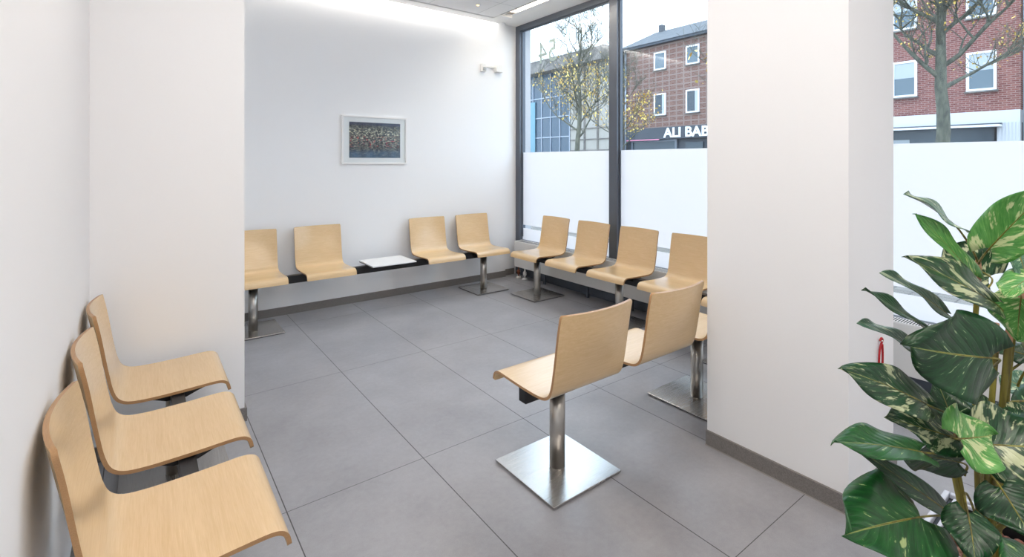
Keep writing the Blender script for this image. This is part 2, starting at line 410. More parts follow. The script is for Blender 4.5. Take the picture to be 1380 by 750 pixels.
bench((3.585, 3.99-4*.557, 0), R(90), 5, .557, (0, 2*.557, 4*.557), 'row of oak seats facing the room with its backs to the windows')
# free-standing row seen from behind, seats face +y
bench((1.510, 1.4245, 0), 0, 3, .5555, (.014, 1.125), 'oak seat row seen from behind in the middle of the floor, ending at the pillar', ext=.19)

# ------------------------------------------------------------------ picture on the back wall
p = tag(empty('framed_picture', (1.905, YB, 1.615)), 'white framed night photograph of a city with many coloured lights on the back wall', 'picture')
W2, H2 = .342, .243
obj('frame', boxes([(-W2, W2, -.026, 0, -H2, -H2+.018), (-W2, W2, -.026, 0, H2-.018, H2), (-W2, -W2+.018, -.026, 0, -H2+.018, H2-.018), (W2-.018, W2, -.026, 0, -H2+.018, H2-.018)]), M['pframe'], p, bevel=.0015)
obj('mount', boxes([(-W2+.018, W2-.018, -.015, -.002, -H2+.018, H2-.018)]), M['pmat'], p)
# printed photo: a procedural city of streaky lights
m = mat('city_print', srgb(60, 70, 85), .3); T, N, L, b = nt(m)
tc = N.new('ShaderNodeTexCoord'); sp = N.new('ShaderNodeSeparateXYZ'); L.new(tc.outputs['Object'], sp.inputs[0]); zz = sp.outputs[2]; xx = sp.outputs[0]
v1 = coords(N, L, (40, 1, 90)); v2 = coords(N, L, (18, 1, 40)); v3 = coords(N, L, (9, 1, 9)); v4 = coords(N, L, (30, 1, 80))
base = ramp(N, L, noise(N, L, v2, 1, 5, .7), [(.35, srgb(22, 24, 32)), (.5, srgb(60, 64, 72)), (.66, srgb(124, 126, 122))])
lights = ramp(N, L, noise(N, L, v1, 1, 3, .7), [(.50, (0, 0, 0, 1)), (.60, srgb(232, 222, 190))])
zmask = ramp(N, L, math_(N, L, 'MULTIPLY_ADD', zz, 2.7, .5), [(.0, (.05, .05, .05, 1)), (.30, (.25, .25, .25, 1)), (.72, (1, 1, 1, 1)), (.9, (.1, .1, .1, 1))])
c = mix(N, L, zmask, base, mix(N, L, 1.0, base, lights, 'ADD'))
redm = ramp(N, L, noise(N, L, v4, 1, 2, .5), [(.60, (0, 0, 0, 1)), (.66, (1, 1, 1, 1))])
zr = ramp(N, L, math_(N, L, 'MULTIPLY_ADD', zz, 2.7, .5), [(.28, (0, 0, 0, 1)), (.34, (1, 1, 1, 1)), (.58, (1, 1, 1, 1)), (.64, (0, 0, 0, 1))])
c = mix(N, L, math_(N, L, 'MULTIPLY', redm, zr), c, srgb(196, 60, 72))
blue = ramp(N, L, math_(N, L, 'MULTIPLY_ADD', zz, 2.7, .5), [(.16, (1, 1, 1, 1)), (.26, (0, 0, 0, 1))])
c = mix(N, L, math_(N, L, 'MULTIPLY', blue, noise(N, L, v3, 1, 2)), c, srgb(84, 116, 150))
sky = ramp(N, L, math_(N, L, 'MULTIPLY_ADD', zz, 2.7, .5), [(.88, (0, 0, 0, 1)), (.93, (1, 1, 1, 1))])
c = mix(N, L, math_(N, L, 'MULTIPLY', sky, .8), c, srgb(66, 68, 92))
L.new(c, b.inputs['Base Color'])
obj('print', boxes([(-.268, .268, -.0165, -.0152, -.178, .178)]), m, p)
m = M['art_glass']
obj('glazing', boxes([(-W2+.018, W2-.018, -.0205, -.0195, -H2+.018, H2-.018)]), m, p)

# ------------------------------------------------------------------ small white device high on the back wall
d = tag(empty('wall_device', (3.32, YB, 2.50)), 'small white two-part device with a short arm high on the back wall near the window', 'sensor')
obj('left_housing', boxes([(-.135, -.075, -.045, 0, -.045, .05)]), M['white_plastic'], d, bevel=.006)
obj('lens', boxes([(-.122, -.088, -.062, -.0455, -.035, .005)]), M['grey_plastic'], d, bevel=.004)
obj('arm', boxes([(-.075, .06, -.030, -.012, .012, .032)]), M['white_plastic'], d, bevel=.002)
obj('right_housing', boxes([(.06, .150, -.065, 0, -.035, .055)]), M['white_plastic'], d, bevel=.006)

# red cord loop hanging on the pillar
rc_ = tag(empty('hanging_loop', (2.56, .768, .56)), 'small red loop of cord hanging low on the bright side of the pillar', 'cord')
bm = bmesh.new(); tube(bm, smoothpath([(.006, -.010, .062), (.018, -.012, .072), (.030, -.012, .060), (.020, -.010, .045), (.006, -.009, .02), (.000, -.008, -.03), (.004, -.008, -.07)]), [.0045]*37, 8); obj('loop', bm, M['red'], rc_)
bm = bmesh.new(); tube(bm, smoothpath([(.020, -.014, .045), (.028, -.013, .01), (.034, -.011, -.04), (.032, -.009, -.075)]), [.0045]*19, 8); obj('tail', bm, M['red'], rc_)
bm = bmesh.new(); tube(bm, [(.016, 0, .060), (.016, -.018, .062)], [.003, .003], 8); obj('hook', bm, M['white_plastic'], rc_)
# ------------------------------------------------------------------ planter and plant
PX0, PX1, PY0, PY1, PZ = 1.545, 1.865, .060, .395, .45
M['planter'] = mat('pale_grey_planter', srgb(206, 212, 226), .35)
M['liner'] = mat('black_planter_liner', srgb(22, 23, 28), .5)
pot = tag(empty('square_planter', (1.705, .2275, 0)), 'pale square planter with black liner filled with brown clay pebbles at the right edge', 'planter')
def ring(x0, x1, y0, y1, t, z0, z1):
    return [(x0, x1, y0, y0+t, z0, z1), (x0, x1, y1-t, y1, z0, z1), (x0, x0+t, y0+t, y1-t, z0, z1), (x1-t, x1, y0+t, y1-t, z0, z1)]
hx, hy = (PX1-PX0)/2, (PY1-PY0)/2
obj('shell', boxes(ring(-hx, hx, -hy, hy, .014, 0, PZ)+[(-hx+.014, hx-.014, -hy+.014, hy-.014, 0, .02)]), M['planter'], pot, bevel=.003)
obj('liner', boxes(ring(-hx+.0145, hx-.0145, -hy+.0145, hy-.0145, .024, .20, PZ-.012)+[(-hx+.0385, hx-.0385, -hy+.0385, hy-.0385, .20, .22)]), M['liner'], pot)
obj('inner_rim', boxes(ring(-hx+.026, hx-.026, -hy+.026, hy-.026, .010, PZ-.0115, PZ-.002)), M['planter'], pot, bevel=.002)
obj('soil', boxes([(-hx+.0387, hx-.0387, -hy+.0387, hy-.0387, .2202, PZ-.045)]), M['liner'], pot)
m = M['pebble'] = mat('brown_clay_pebbles', srgb(112, 72, 60), .75); T, N, L, b = nt(m)
gi = N.new('ShaderNodeNewGeometry')
L.new(ramp(N, L, gi.outputs['Random Per Island'], [(0, srgb(84, 52, 46)), (.6, srgb(128, 86, 72)), (1, srgb(160, 124, 108))]), b.inputs['Base Color'])
bump(N, L, b, noise(N, L, coords(N, L), 500, 3), .4, .001)
bm = bmesh.new(); rp = random.Random(3)
for k in range(620):
    x = rp.uniform(-hx+.052, hx-.052); y = rp.uniform(-hy+.052, hy-.052); r = rp.uniform(.0055, .0088)
    mt = Matrix.Translation((x+1.705, y+.2275, PZ-.041+rp.choice((0, .006, .012))+r*.4)) @ Matrix.Rotation(rp.uniform(0, 6), 4, 'Z') @ Matrix.Diagonal((r*1.25, r, r*.9, 1))
    bmesh.ops.create_icosphere(bm, subdivisions=2, radius=1, matrix=mt)
tag(obj('clay_pebbles', bm, M['pebble'], smooth=True), 'brown clay pebbles filling the planter around the plant stems', 'pebbles', kind='stuff')

def leaf_mat(name, dark, light, cream, amount, under, rough=.36, gloss=.4):
    m = mat(name, dark, rough, spec=gloss); T, N, L, b = nt(m)
    uv = N.new('ShaderNodeUVMap'); uv.uv_map = 'UVMap'; sp = N.new('ShaderNodeSeparateXYZ'); L.new(uv.outputs[0], sp.inputs[0])
    U = math_(N, L, 'MULTIPLY_ADD', sp.outputs[0], 2, -1); A = math_(N, L, 'ABSOLUTE', U); V = sp.outputs[1]
    s = math_(N, L, 'SUBTRACT', V, math_(N, L, 'MULTIPLY', math_(N, L, 'POWER', A, .8), .42))     # constant along side veins
    oi = N.new('ShaderNodeObjectInfo'); rnd = math_(N, L, 'MULTIPLY', oi.outputs['Random'], 40)
    sgn = math_(N, L, 'MULTIPLY', math_(N, L, 'SIGN', U), 7)
    def vn(ks, ka, sc, dt, off):
        cx = N.new('ShaderNodeCombineXYZ')
        L.new(math_(N, L, 'MULTIPLY', s, ks), cx.inputs[0]); L.new(math_(N, L, 'MULTIPLY', A, ka), cx.inputs[1])
        L.new(math_(N, L, 'ADD', math_(N, L, 'ADD', rnd, sgn), off), cx.inputs[2]); return noise(N, L, cx.outputs[0], sc, dt, .6)
    n1 = vn(9, 1.6, 1, 3, 0); n2 = vn(26, 2.5, 1, 4, 3); n3 = vn(3, 2.2, 1, 3, 9)
    c = ramp(N, L, n2, [(.35, dark), (.68, light)])
    t0 = .64-amount*.19
    streak = ramp(N, L, math_(N, L, 'ADD', math_(N, L, 'MULTIPLY', n1, .55), math_(N, L, 'MULTIPLY', n3, .45)), [(t0, (0, 0, 0, 1)), (t0+.035, (1, 1, 1, 1))])
    c = mix(N, L, streak, c, mix(N, L, .25, cream, light))
    thin = ramp(N, L, n2, [(.645, (0, 0, 0, 1)), (.68, (1, 1, 1, 1))]); c = mix(N, L, math_(N, L, 'MULTIPLY', thin, .75), c, cream)
    # side veins and midrib
    fr = math_(N, L, 'ABSOLUTE', math_(N, L, 'SUBTRACT', math_(N, L, 'FRACT', math_(N, L, 'MULTIPLY', s, 8)), .5))
    vein = math_(N, L, 'LESS_THAN', fr, .03)
    c = mix(N, L, math_(N, L, 'MULTIPLY', vein, .22), c, light)
    rib = math_(N, L, 'LESS_THAN', A, .022); c = mix(N, L, math_(N, L, 'MULTIPLY', rib, .8), c, srgb(150, 160, 84))
    # pale underside of the same leaf
    g = N.new('ShaderNodeNewGeometry'); c = mix(N, L, math_(N, L, 'MULTIPLY', g.outputs['Backfacing'], .0), c, under)
    L.new(c, b.inputs['Base Color'])
    hh = math_(N, L, 'ADD', math_(N, L, 'MULTIPLY', math_(N, L, 'POWER', fr, .5), 1.0), math_(N, L, 'MULTIPLY', rib, -.8))
    bump(N, L, b, hh, .35, .003)
    b.inputs['Coat Weight'].default_value = .15; b.inputs['Coat Roughness'].default_value = .2
    return m
LM = {
 'dark': leaf_mat('dark_green_leaf', srgb(10, 42, 22), srgb(28, 76, 40), srgb(176, 196, 150), .08, srgb(90, 130, 100)),
 'green': leaf_mat('mid_green_leaf', srgb(14, 64, 26), srgb(34, 98, 42), srgb(188, 204, 140), .18, srgb(90, 150, 90)),
 'darkvar': leaf_mat('dark_leaf_with_cream', srgb(11, 46, 25), srgb(29, 82, 43), srgb(208, 214, 172), .62, srgb(100, 140, 110)),
 'pale': leaf_mat('grey_green_leaf', srgb(54, 96, 78), srgb(92, 134, 108), srgb(204, 216, 184), .50, srgb(120, 160, 140)),
 'bright': leaf_mat('bright_green_leaf', srgb(52, 120, 52), srgb(104, 166, 84), srgb(200, 214, 140), .30, srgb(140, 180, 110)),
 'brightvar': leaf_mat('bright_leaf_with_cream', srgb(62, 132, 58), srgb(110, 170, 88), srgb(218, 222, 172), .58, srgb(150, 190, 120)),
}
m = M['stalk'] = mat('olive_green_stalk', srgb(104, 98, 36), .5); T, N, L, b = nt(m)
L.new(ramp(N, L, noise(N, L, coords(N, L, (60, 60, 6)), 1, 4), [(.35, srgb(78, 70, 26)), (.65, srgb(138, 130, 48))]), b.inputs['Base Color'])
M['node'] = mat('pinkish_brown_stem_wrap', srgb(168, 128, 104), .7)
M['rib'] = mat('yellow_green_midrib', srgb(134, 132, 60), .5)

def leaf(parent, B, T, Nn, W, bend, fold, mk, E, rl):
    B, T, Nn, E = Vector(B), Vector(T), Vector(Nn).normalized(), Vector(E)
    ax = (T-B); Lg = ax.length; ax.normalize(); Nn = (Nn-ax*Nn.dot(ax)).normalized(); sd = ax.cross(Nn)
    nv, nu = 18, 12; bm = bmesh.new(); uv = bm.loops.layers.uv.new('UVMap'); ph = rl.uniform(0, 6); G = {}
    def hw(v): return (W/2)*(v**.42)*(max(0, 1-v)**.80) if v > 0 else 0
    mx = max(hw(k/50) for k in range(51)); sc = (W/2)/mx
    curv = rl.uniform(-.05, .05)
    for i in range(nv+1):
        v = i/nv
        vv = max(v, .012)
        for j in range(nu+1):
            u = -1+2*j/nu; w = hw(vv)*sc*u
            back = -.16*Lg*abs(u)**1.6*(1-v)**2.5          # heart-shaped base lobes
            y = v*Lg+back
            zf = abs(fold)*abs(w)*(1 if fold > 0 else -1)*(1-.3*abs(u)) - bend*Lg*(v**2)*1.3 + bend*Lg*.5*v
            zf += .010*W/.1*math.sin(9*v+ph+2.2*u)*abs(u)**1.5
            tip = curv*Lg*v*v
            G[i, j] = bm.verts.new(B+ax*y+sd*(w+tip)+Nn*zf)
    for i in range(nv):
        for j in range(nu):
            f = bm.faces.new((G[i, j], G[i, j+1], G[i+1, j+1], G[i+1, j])); f.smooth = True
            for lp, (a, c) in zip(f.loops, ((i, j), (i, j+1), (i+1, j+1), (i+1, j))): lp[uv].uv = (c/nu, a/nv)
    mid = [G[i, nu//2].co.copy() for i in range(nv+1)]
    o = obj('leaf', bm, LM[mk], parent)
    md = o.modifiers.new('thickness', 'SOLIDIFY'); md.thickness = .0010; md.offset = 0
    bm = bmesh.new()
    side = mid[0]
    d0 = (mid[1]-mid[0]).normalized()
    k1 = side-d0*.25*(side-E).length
    dn = Vector((0, 0, 1))
    k2 = E+dn*.10*(side-E).length
    pts = []
    for k in range(13):
        t = k/12; pts.append(side*(1-t)**3+k1*3*t*(1-t)**2+k2*3*t*t*(1-t)+E*t**3)
    tube(bm, list(reversed(mid[1:14:2]))+pts, [.0006, .0008, .0010, .0012, .0014, .0016, .0018]+[.0018+.0012*k/12 for k in range(13)], 8)
    obj('petiole', bm, M['stalk'], o)
    return o
LEAVES = [
    ((1.475,0.294,1.256), (1.244,0.317,1.341), (0.169,-0.727,0.666), 0.070, 0.05, 0.20, 'pale', (1.625,0.281,1.150)),
    ((1.506,0.270,1.142), (1.287,0.310,1.294), (-0.059,-0.984,0.169), 0.065, 0.04, 0.30, 'bright', (1.609,0.281,1.070)),
    ((1.786,0.286,1.098), (1.767,0.375,1.162), (-0.931,-0.321,0.173), 0.165, 0.02, 0.06, 'darkvar', (1.710,0.293,1.055)),
    ((1.519,0.236,1.085), (1.221,0.309,1.215), (-0.049,-0.914,0.403), 0.090, 0.05, 0.25, 'darkvar', (1.659,0.231,1.002)),
    ((1.538,0.246,1.204), (1.497,0.153,1.350), (-0.955,0.284,-0.091), 0.108, 0.03, 0.15, 'brightvar', (1.627,0.280,1.147)),
    ((1.590,0.208,1.194), (1.510,0.180,1.136), (-0.368,-0.535,0.760), 0.070, 0.10, 0.20, 'pale', (1.685,0.212,1.091)),
    ((1.324,0.307,1.046), (1.118,0.349,1.153), (0.232,-0.664,0.711), 0.060, 0.03, 0.25, 'dark', (1.590,0.283,0.953)),
    ((1.429,0.303,1.066), (1.222,0.358,1.185), (0.147,-0.775,0.614), 0.060, 0.03, 0.25, 'pale', (1.559,0.293,0.988)),
    ((1.403,0.222,0.995), (1.194,0.304,1.030), (-0.347,-0.932,0.108), 0.178, 0.01, 0.06, 'dark', (1.613,0.253,0.904)),
    ((1.326,0.330,1.001), (1.142,0.368,1.084), (0.211,-0.627,0.750), 0.058, 0.03, 0.25, 'pale', (1.559,0.293,0.904)),
    ((1.294,0.304,0.901), (1.045,0.366,1.029), (-0.057,-0.937,0.344), 0.085, 0.03, 0.15, 'darkvar', (1.540,0.308,0.777)),
    ((1.472,0.296,0.807), (1.496,0.328,0.891), (-0.651,-0.627,0.427), 0.085, 0.04, 0.30, 'dark', (1.558,0.306,0.722)),
    ((1.311,0.254,0.845), (1.436,0.223,0.821), (-0.083,-0.788,0.610), 0.125, 0.01, 0.08, 'brightvar', (1.500,0.300,0.759)),
    ((1.235,0.298,0.825), (0.967,0.349,0.922), (0.236,-0.415,0.878), 0.085, 0.05, 0.25, 'green', (1.519,0.298,0.698)),
    ((1.392,0.281,0.809), (1.257,0.357,0.860), (-0.092,-0.665,0.741), 0.105, 0.03, 0.20, 'darkvar', (1.545,0.304,0.728)),
    ((1.429,0.278,0.744), (1.283,0.350,0.787), (-0.498,-0.771,-0.397), 0.085, -0.12, 0.25, 'dark', (1.559,0.293,0.658)),
    ((1.349,0.289,0.672), (1.087,0.360,0.857), (-0.042,-0.951,0.306), 0.046, 0.04, 0.15, 'dark', (1.566,0.288,0.526)),
    ((1.235,0.298,0.696), (0.980,0.340,0.760), (0.065,-0.700,0.711), 0.165, 0.03, 0.10, 'green', (1.526,0.280,0.554)),
    ((1.257,0.232,0.733), (1.192,0.206,0.691), (-0.473,-0.197,0.859), 0.082, 0.06, -0.10, 'dark', (1.571,0.272,0.539)),
    ((1.363,0.203,0.755), (1.328,0.154,0.703), (-0.631,-0.305,0.713), 0.112, 0.08, -0.12, 'dark', (1.612,0.266,0.545)),
    ((1.448,0.239,0.794), (1.531,0.127,0.805), (-0.605,-0.380,0.700), 0.170, 0.05, 0.12, 'darkvar', (1.636,0.248,0.651)),
    ((1.566,0.200,1.095), (1.584,0.212,0.996), (-0.964,0.222,-0.145), 0.105, 0.02, 0.10, 'brightvar', (1.666,0.225,0.997)),
    ((1.530,0.178,1.154), (1.423,0.208,1.127), (-0.233,0.062,0.971), 0.075, 0.05, 0.20, 'brightvar', (1.646,0.215,1.030)),
    ((1.717,0.212,0.931), (1.715,0.264,0.937), (-0.485,-0.134,0.864), 0.070, 0.05, 0.20, 'dark', (1.689,0.234,0.891)),
    ((1.882,0.213,0.790), (1.888,0.284,0.811), (-0.514,-0.207,0.833), 0.100, 0.03, 0.10, 'pale', (1.680,0.240,0.810)),
    ((1.606,0.196,0.807), (1.651,0.262,0.819), (-0.272,0.017,0.962), 0.075, 0.05, 0.20, 'darkvar', (1.660,0.242,0.717)),
    ((1.588,0.259,0.803), (1.647,0.315,0.822), (-0.288,-0.012,0.957), 0.080, 0.05, 0.20, 'dark', (1.612,0.266,0.722)),
    ((1.328,0.154,0.651), (1.204,0.172,0.710), (0.295,-0.548,0.783), 0.090, 0.03, 0.20, 'green', (1.563,0.228,0.521)),
    ((1.656,0.183,0.951), (1.642,0.094,1.062), (-0.815,0.498,0.295), 0.150, 0.08, 0.20, 'darkvar', (1.689,0.221,0.859)),
    ((1.641,0.170,0.689), (1.636,0.073,0.740), (-0.591,0.398,0.702), 0.160, 0.08, 0.20, 'green', (1.643,0.242,0.563)),
    ((1.772,0.196,0.773), (1.998,0.126,0.770), (-0.088,-0.315,0.945), 0.140, 0.08, 0.20, 'dark', (1.686,0.236,0.675)),
    ((1.656,0.183,1.207), (1.604,0.122,1.269), (-0.652,0.739,0.172), 0.110, 0.08, 0.20, 'bright', (1.683,0.213,1.112)),
]
STALKS = [
    [(1.625, 0.281, 1.158, 0.0045), (1.622, 0.283, 1.068, 0.0060), (1.618, 0.286, 0.945, 0.0050), (1.609, 0.281, 0.717, 0.0060), (1.617, 0.274, 0.475, 0.0090)],
    [(1.661, 0.254, 1.006, 0.0050), (1.658, 0.256, 0.927, 0.0065), (1.637, 0.259, 0.815, 0.0060), (1.629, 0.266, 0.627, 0.0070), (1.625, 0.269, 0.475, 0.0090)],
    [(1.659, 0.231, 1.006, 0.0050), (1.655, 0.234, 0.938, 0.0080), (1.645, 0.241, 0.829, 0.0065), (1.632, 0.251, 0.651, 0.0080), (1.621, 0.259, 0.478, 0.0100)],
    [(1.683, 0.213, 1.103, 0.0040), (1.680, 0.227, 0.994, 0.0060), (1.683, 0.238, 0.855, 0.0060), (1.670, 0.248, 0.639, 0.0080), (1.660, 0.255, 0.468, 0.0100)],
    [(1.538, 0.309, 0.788, 0.0040), (1.544, 0.305, 0.693, 0.0050), (1.554, 0.297, 0.614, 0.0060), (1.584, 0.287, 0.483, 0.0080)],
    [(1.519, 0.310, 0.751, 0.0035), (1.537, 0.310, 0.675, 0.0050), (1.551, 0.299, 0.588, 0.0060), (1.577, 0.292, 0.483, 0.0080)],
    [(1.692, 0.256, 0.773, 0.0050), (1.685, 0.262, 0.608, 0.0070), (1.656, 0.270, 0.460, 0.0090)],
    [(1.556, 0.208, 0.603, 0.0040), (1.567, 0.237, 0.561, 0.0060), (1.574, 0.257, 0.484, 0.0070)],
]

pl = tag(empty('potted_plant', (1.62, .27, .44)), 'variegated green plant with large heart-shaped leaves growing from the planter at the right edge', 'plant')
inv = Vector((1.62, .27, .44))
holder = pl
rl = random.Random(11)
mats_fix = []
for a in LEAVES: mats_fix.append(leaf(pl, *a, rl))
for s in STALKS:
    bm = bmesh.new(); pts = smoothpath([q[:3] for q in s], 5)
    rr = []
    for i in range(len(s)-1):
        for k in range(5): rr.append(s[i][3]+(s[i+1][3]-s[i][3])*k/5)
    rr.append(s[-1][3])
    pts.append(pts[-1]+Vector((0, 0, -.055))); rr.append(rr[-1])
    tube(bm, pts, rr, 10); st = obj('stalk', bm, M['stalk'], pl)
    if len(s) >= 4:
        a, b2 = Vector(s[0][:3]), Vector(s[1][:3]); bm = bmesh.new(); e = a+(b2-a)*.85
        tube(bm, [a+(a-b2)*.03, a+(b2-a)*.2, e], [.0055, .0078, .0070], 10); obj('stem_wrap', bm, M['node'], st)
for o in list(pl.children): o.matrix_parent_inverse = Matrix.Translation(-inv)
# ------------------------------------------------------------------ outside
def brick_mat(name, c1, c2, mort, bw, rh, ms, fine=True):
    m = mat(name, c1, .85, spec=.2); T, N, L, b = nt(m)
    tc = N.new('ShaderNodeTexCoord'); sp = N.new('ShaderNodeSeparateXYZ'); L.new(tc.outputs['Object'], sp.inputs[0]); cx = N.new('ShaderNodeCombineXYZ')
    L.new(sp.outputs[1], cx.inputs[0]); L.new(sp.outputs[2], cx.inputs[1])
    def br(w, h, ms, off, a, b_, mo):
        k = N.new('ShaderNodeTexBrick'); k.offset = off; k.inputs['Scale'].default_value = 1; k.inputs['Brick Width'].default_value = w; k.inputs['Row Height'].default_value = h
        k.inputs['Mortar Size'].default_value = ms; k.inputs['Color1'].default_value = a; k.inputs['Color2'].default_value = b_; k.inputs['Mortar'].default_value = mo
        L.new(cx.outputs[0], k.inputs['Vector']); return k
    k1 = br(.24, .083, .012, .5, c1, c2, mort); col = k1.outputs['Color']
    if bw:
        k2 = br(bw, rh, ms, 0, (0, 0, 0, 1), (0, 0, 0, 1), (1, 1, 1, 1))
        col = mix(N, L, k2.outputs['Color'], col, mort)
    L.new(col, b.inputs['Base Color']); return m
M['brick_grid'] = brick_mat('brown_red_brick_panels', srgb(98, 62, 54), srgb(120, 82, 72), srgb(134, 118, 112), .52, .33, .045)
M['brick_red'] = brick_mat('red_brick', srgb(104, 54, 52), srgb(134, 82, 76), srgb(150, 126, 120), 0, 0, 0)
M['slate'] = mat('grey_roof_tiles', srgb(110, 114, 120), .7); T, N, L, b = nt(M['slate'])
k = N.new('ShaderNodeTexBrick'); k.inputs['Scale'].default_value = 1; k.inputs['Brick Width'].default_value = .30; k.inputs['Row Height'].default_value = .33; k.inputs['Mortar Size'].default_value = .02
k.inputs['Color1'].default_value = srgb(84, 86, 92); k.inputs['Color2'].default_value = srgb(68, 72, 78); k.inputs['Mortar'].default_value = srgb(76, 80, 86)
L.new(coords(N, L, (1, 1, 1), 'Object', (0, R(-35), R(90))), k.inputs['Vector']); L.new(k.outputs['Color'], b.inputs['Base Color'])
M['ext_white'] = mat('white_window_frame', srgb(232, 234, 236), .5)
M['ext_glass'] = mat('dark_reflecting_window', srgb(96, 110, 120), .15, .0, .35)
M['ext_glass_d'] = mat('dark_shop_glass', srgb(60, 72, 82), .15, 0, .35)
M['curtain'] = mat('pale_curtain', srgb(170, 176, 182), .8)
M['fascia_dark'] = mat('dark_shop_fascia', srgb(58, 64, 74), .6)
M['fascia_white'] = mat('white_shop_fascia', srgb(196, 198, 204), .6)
M['pink'] = mat('pink_trim', srgb(216, 130, 160), .5)
M['beige'] = mat('beige_render', srgb(160, 155, 148), .8)
M['roofband'] = mat('grey_brown_roof_edge', srgb(132, 128, 128), .8); T, N, L, b = nt(M['roofband'])
L.new(ramp(N, L, noise(N, L, coords(N, L), 2.2, 5, .7), [(.35, srgb(92, 88, 88)), (.65, srgb(132, 126, 120))]), b.inputs['Base Color'])
M['blueglass'] = mat('blue_curtain_wall_glass', srgb(60, 80, 98), .2, 0, .4)
M['cyanglass'] = mat('turquoise_glass', srgb(100, 142, 160), .3, 0, .3)
M['pipe'] = mat('zinc_downpipe', srgb(150, 158, 172), .4, .5)
M['pave'] = mat('street_paving', srgb(118, 112, 106), .85); T, N, L, b = nt(M['pave'])
k = N.new('ShaderNodeTexBrick'); k.inputs['Scale'].default_value = 1; k.inputs['Brick Width'].default_value = .4; k.inputs['Row Height'].default_value = .2; k.inputs['Mortar Size'].default_value = .008
k.inputs['Color1'].default_value = srgb(128, 122, 116); k.inputs['Color2'].default_value = srgb(112, 106, 100); k.inputs['Mortar'].default_value = srgb(84, 80, 76)
L.new(coords(N, L), k.inputs['Vector']); L.new(k.outputs['Color'], b.inputs['Base Color'])

tag(obj('ground', boxes([(3.89, 60, -40, 70, -.35, -.12)]), M['pave']), 'grey paved street outside the windows', 'ground', kind='structure')
tag(obj('wall_outside', boxes([(3.845, 3.93, 4.85, 9, -.12, 4.2), (3.845, 3.93, YF-4, YF, -.12, 4.2), (3.845, 3.93, YF, 4.85, 3.12, 4.2)]), M['fascia_white']), 'pale outer wall and jamb beside the corner window', 'wall', kind='structure')

FX = 27.0
def facade_window(parent, y0, y1, z0, z1, curtain=0):
    f = obj('window', boxes([(FX-.06, FX+.02, y0, y1, z0, z0+.09), (FX-.06, FX+.02, y0, y1, z1-.09, z1), (FX-.06, FX+.02, y0, y0+.09, z0+.09, z1-.09), (FX-.06, FX+.02, y1-.09, y1, z0+.09, z1-.09)]), M['ext_white'], parent)
    obj('pane', boxes([(FX-.02, FX-.012, y0+.09, y1-.09, z0+.09, z1-.09)]), M['ext_glass' if curtain != 2 else 'ext_glass_d'], f)
    if curtain: obj('curtain', boxes([(FX-.018-.01, FX-.021, y0+.09, y1-.09, z1-.09-(z1-z0)*.42, z1-.09)] if curtain == 1 else [(FX-.028, FX-.021, y0+.09, y0+.30, z0+.09, z1-.09)]), M['curtain'], f)
    obj('sill', boxes([(FX-.14, FX, y0-.05, y1+.05, z0-.06, z0)]), M['roofband'], f)

b1 = tag(empty('brick_shop_building', (FX, 18, 0)), 'brown brick corner building with grey pitched roof and dark shop fascia across the street', 'building')
def bpart(name, bl, m, par): return obj(name, boxes(bl), m, par)
bpart('wall', [(FX, FX+8, 12.75, 22.9, 3.62, 9.05)], M['brick_grid'], b1)
bpart('ground_floor', [(FX+.3, FX+8, 12.75, 22.9, -.12, 3.62)], M['fascia_dark'], b1)
sg = bpart('shop_fascia', [(FX-.15, FX+.3, 12.75, 22.6, 2.85, 3.60)], M['fascia_dark'], b1)
bpart('trim_line', [(FX-.17, FX-.15, 19.9, 22.6, 2.80, 2.86)], M['pink'], sg)
text_mesh('lettering', 'ALI BABA', .84, .02, M['ext_white'], (FX-.18, 19.52, 2.95), (R(90), 0, R(-90)), sg, bold=.024, sx=1.08)
sf = bpart('shop_window', [(FX+.22, FX+.26, 18.9, 22.3, .4, 2.72)], M['ext_glass_d'], b1)
bpart('shop_window_frame', [(FX+.16, FX+.30, 18.8, 18.95, 0, 2.84), (FX+.16, FX+.30, 22.3, 22.45, 0, 2.84), (FX+.16, FX+.30, 18.95, 22.3, 2.70, 2.84)], M['frame'], sf)
bpart('shop_door', [(FX+.2, FX+.26, 17.0, 18.2, 0, 2.6)], M['ext_glass_d'], b1)
bpart('eave', [(FX-.35, FX+.3, 12.7, 23.2, 9.0, 9.18)], M['fascia_dark'], b1)
bm = bmesh.new()      # hipped roof
e = [(FX-.4, 12.6, 9.15), (FX-.4, 23.3, 9.15), (FX+8.4, 23.3, 9.15), (FX+8.4, 12.6, 9.15), (FX+4, 12.6, 11.1), (FX+4, 23.3, 11.1)]
vs = [bm.verts.new(q) for q in e]
for f in ((0, 1, 5, 4), (1, 2, 5), (2, 3, 4, 5), (0, 4, 3), (0, 3, 2, 1)): bm.faces.new([vs[i] for i in f])
bmesh.ops.recalc_face_normals(bm, faces=bm.faces)
rf = obj('roof', bm, M['slate'], b1); bpart('chimney', [(FX+3.7, FX+4.1, 22.5, 22.8, 10.9, 11.5)], M['slate'], rf)
for (y0, y1) in ((19.48, 20.40), (17.1, 18.02), (14.7, 15.6)):
    facade_window(b1, y0, y1, 7.36, 8.52); facade_window(b1, y0, y1, 4.40, 5.82, 2)
bm = bmesh.new(); tube(bm, [(FX-.1, 22.72, 0), (FX-.1, 22.72, 9.0)], [.07, .07], 10); obj('downpipe', bm, M['pipe'], b1)

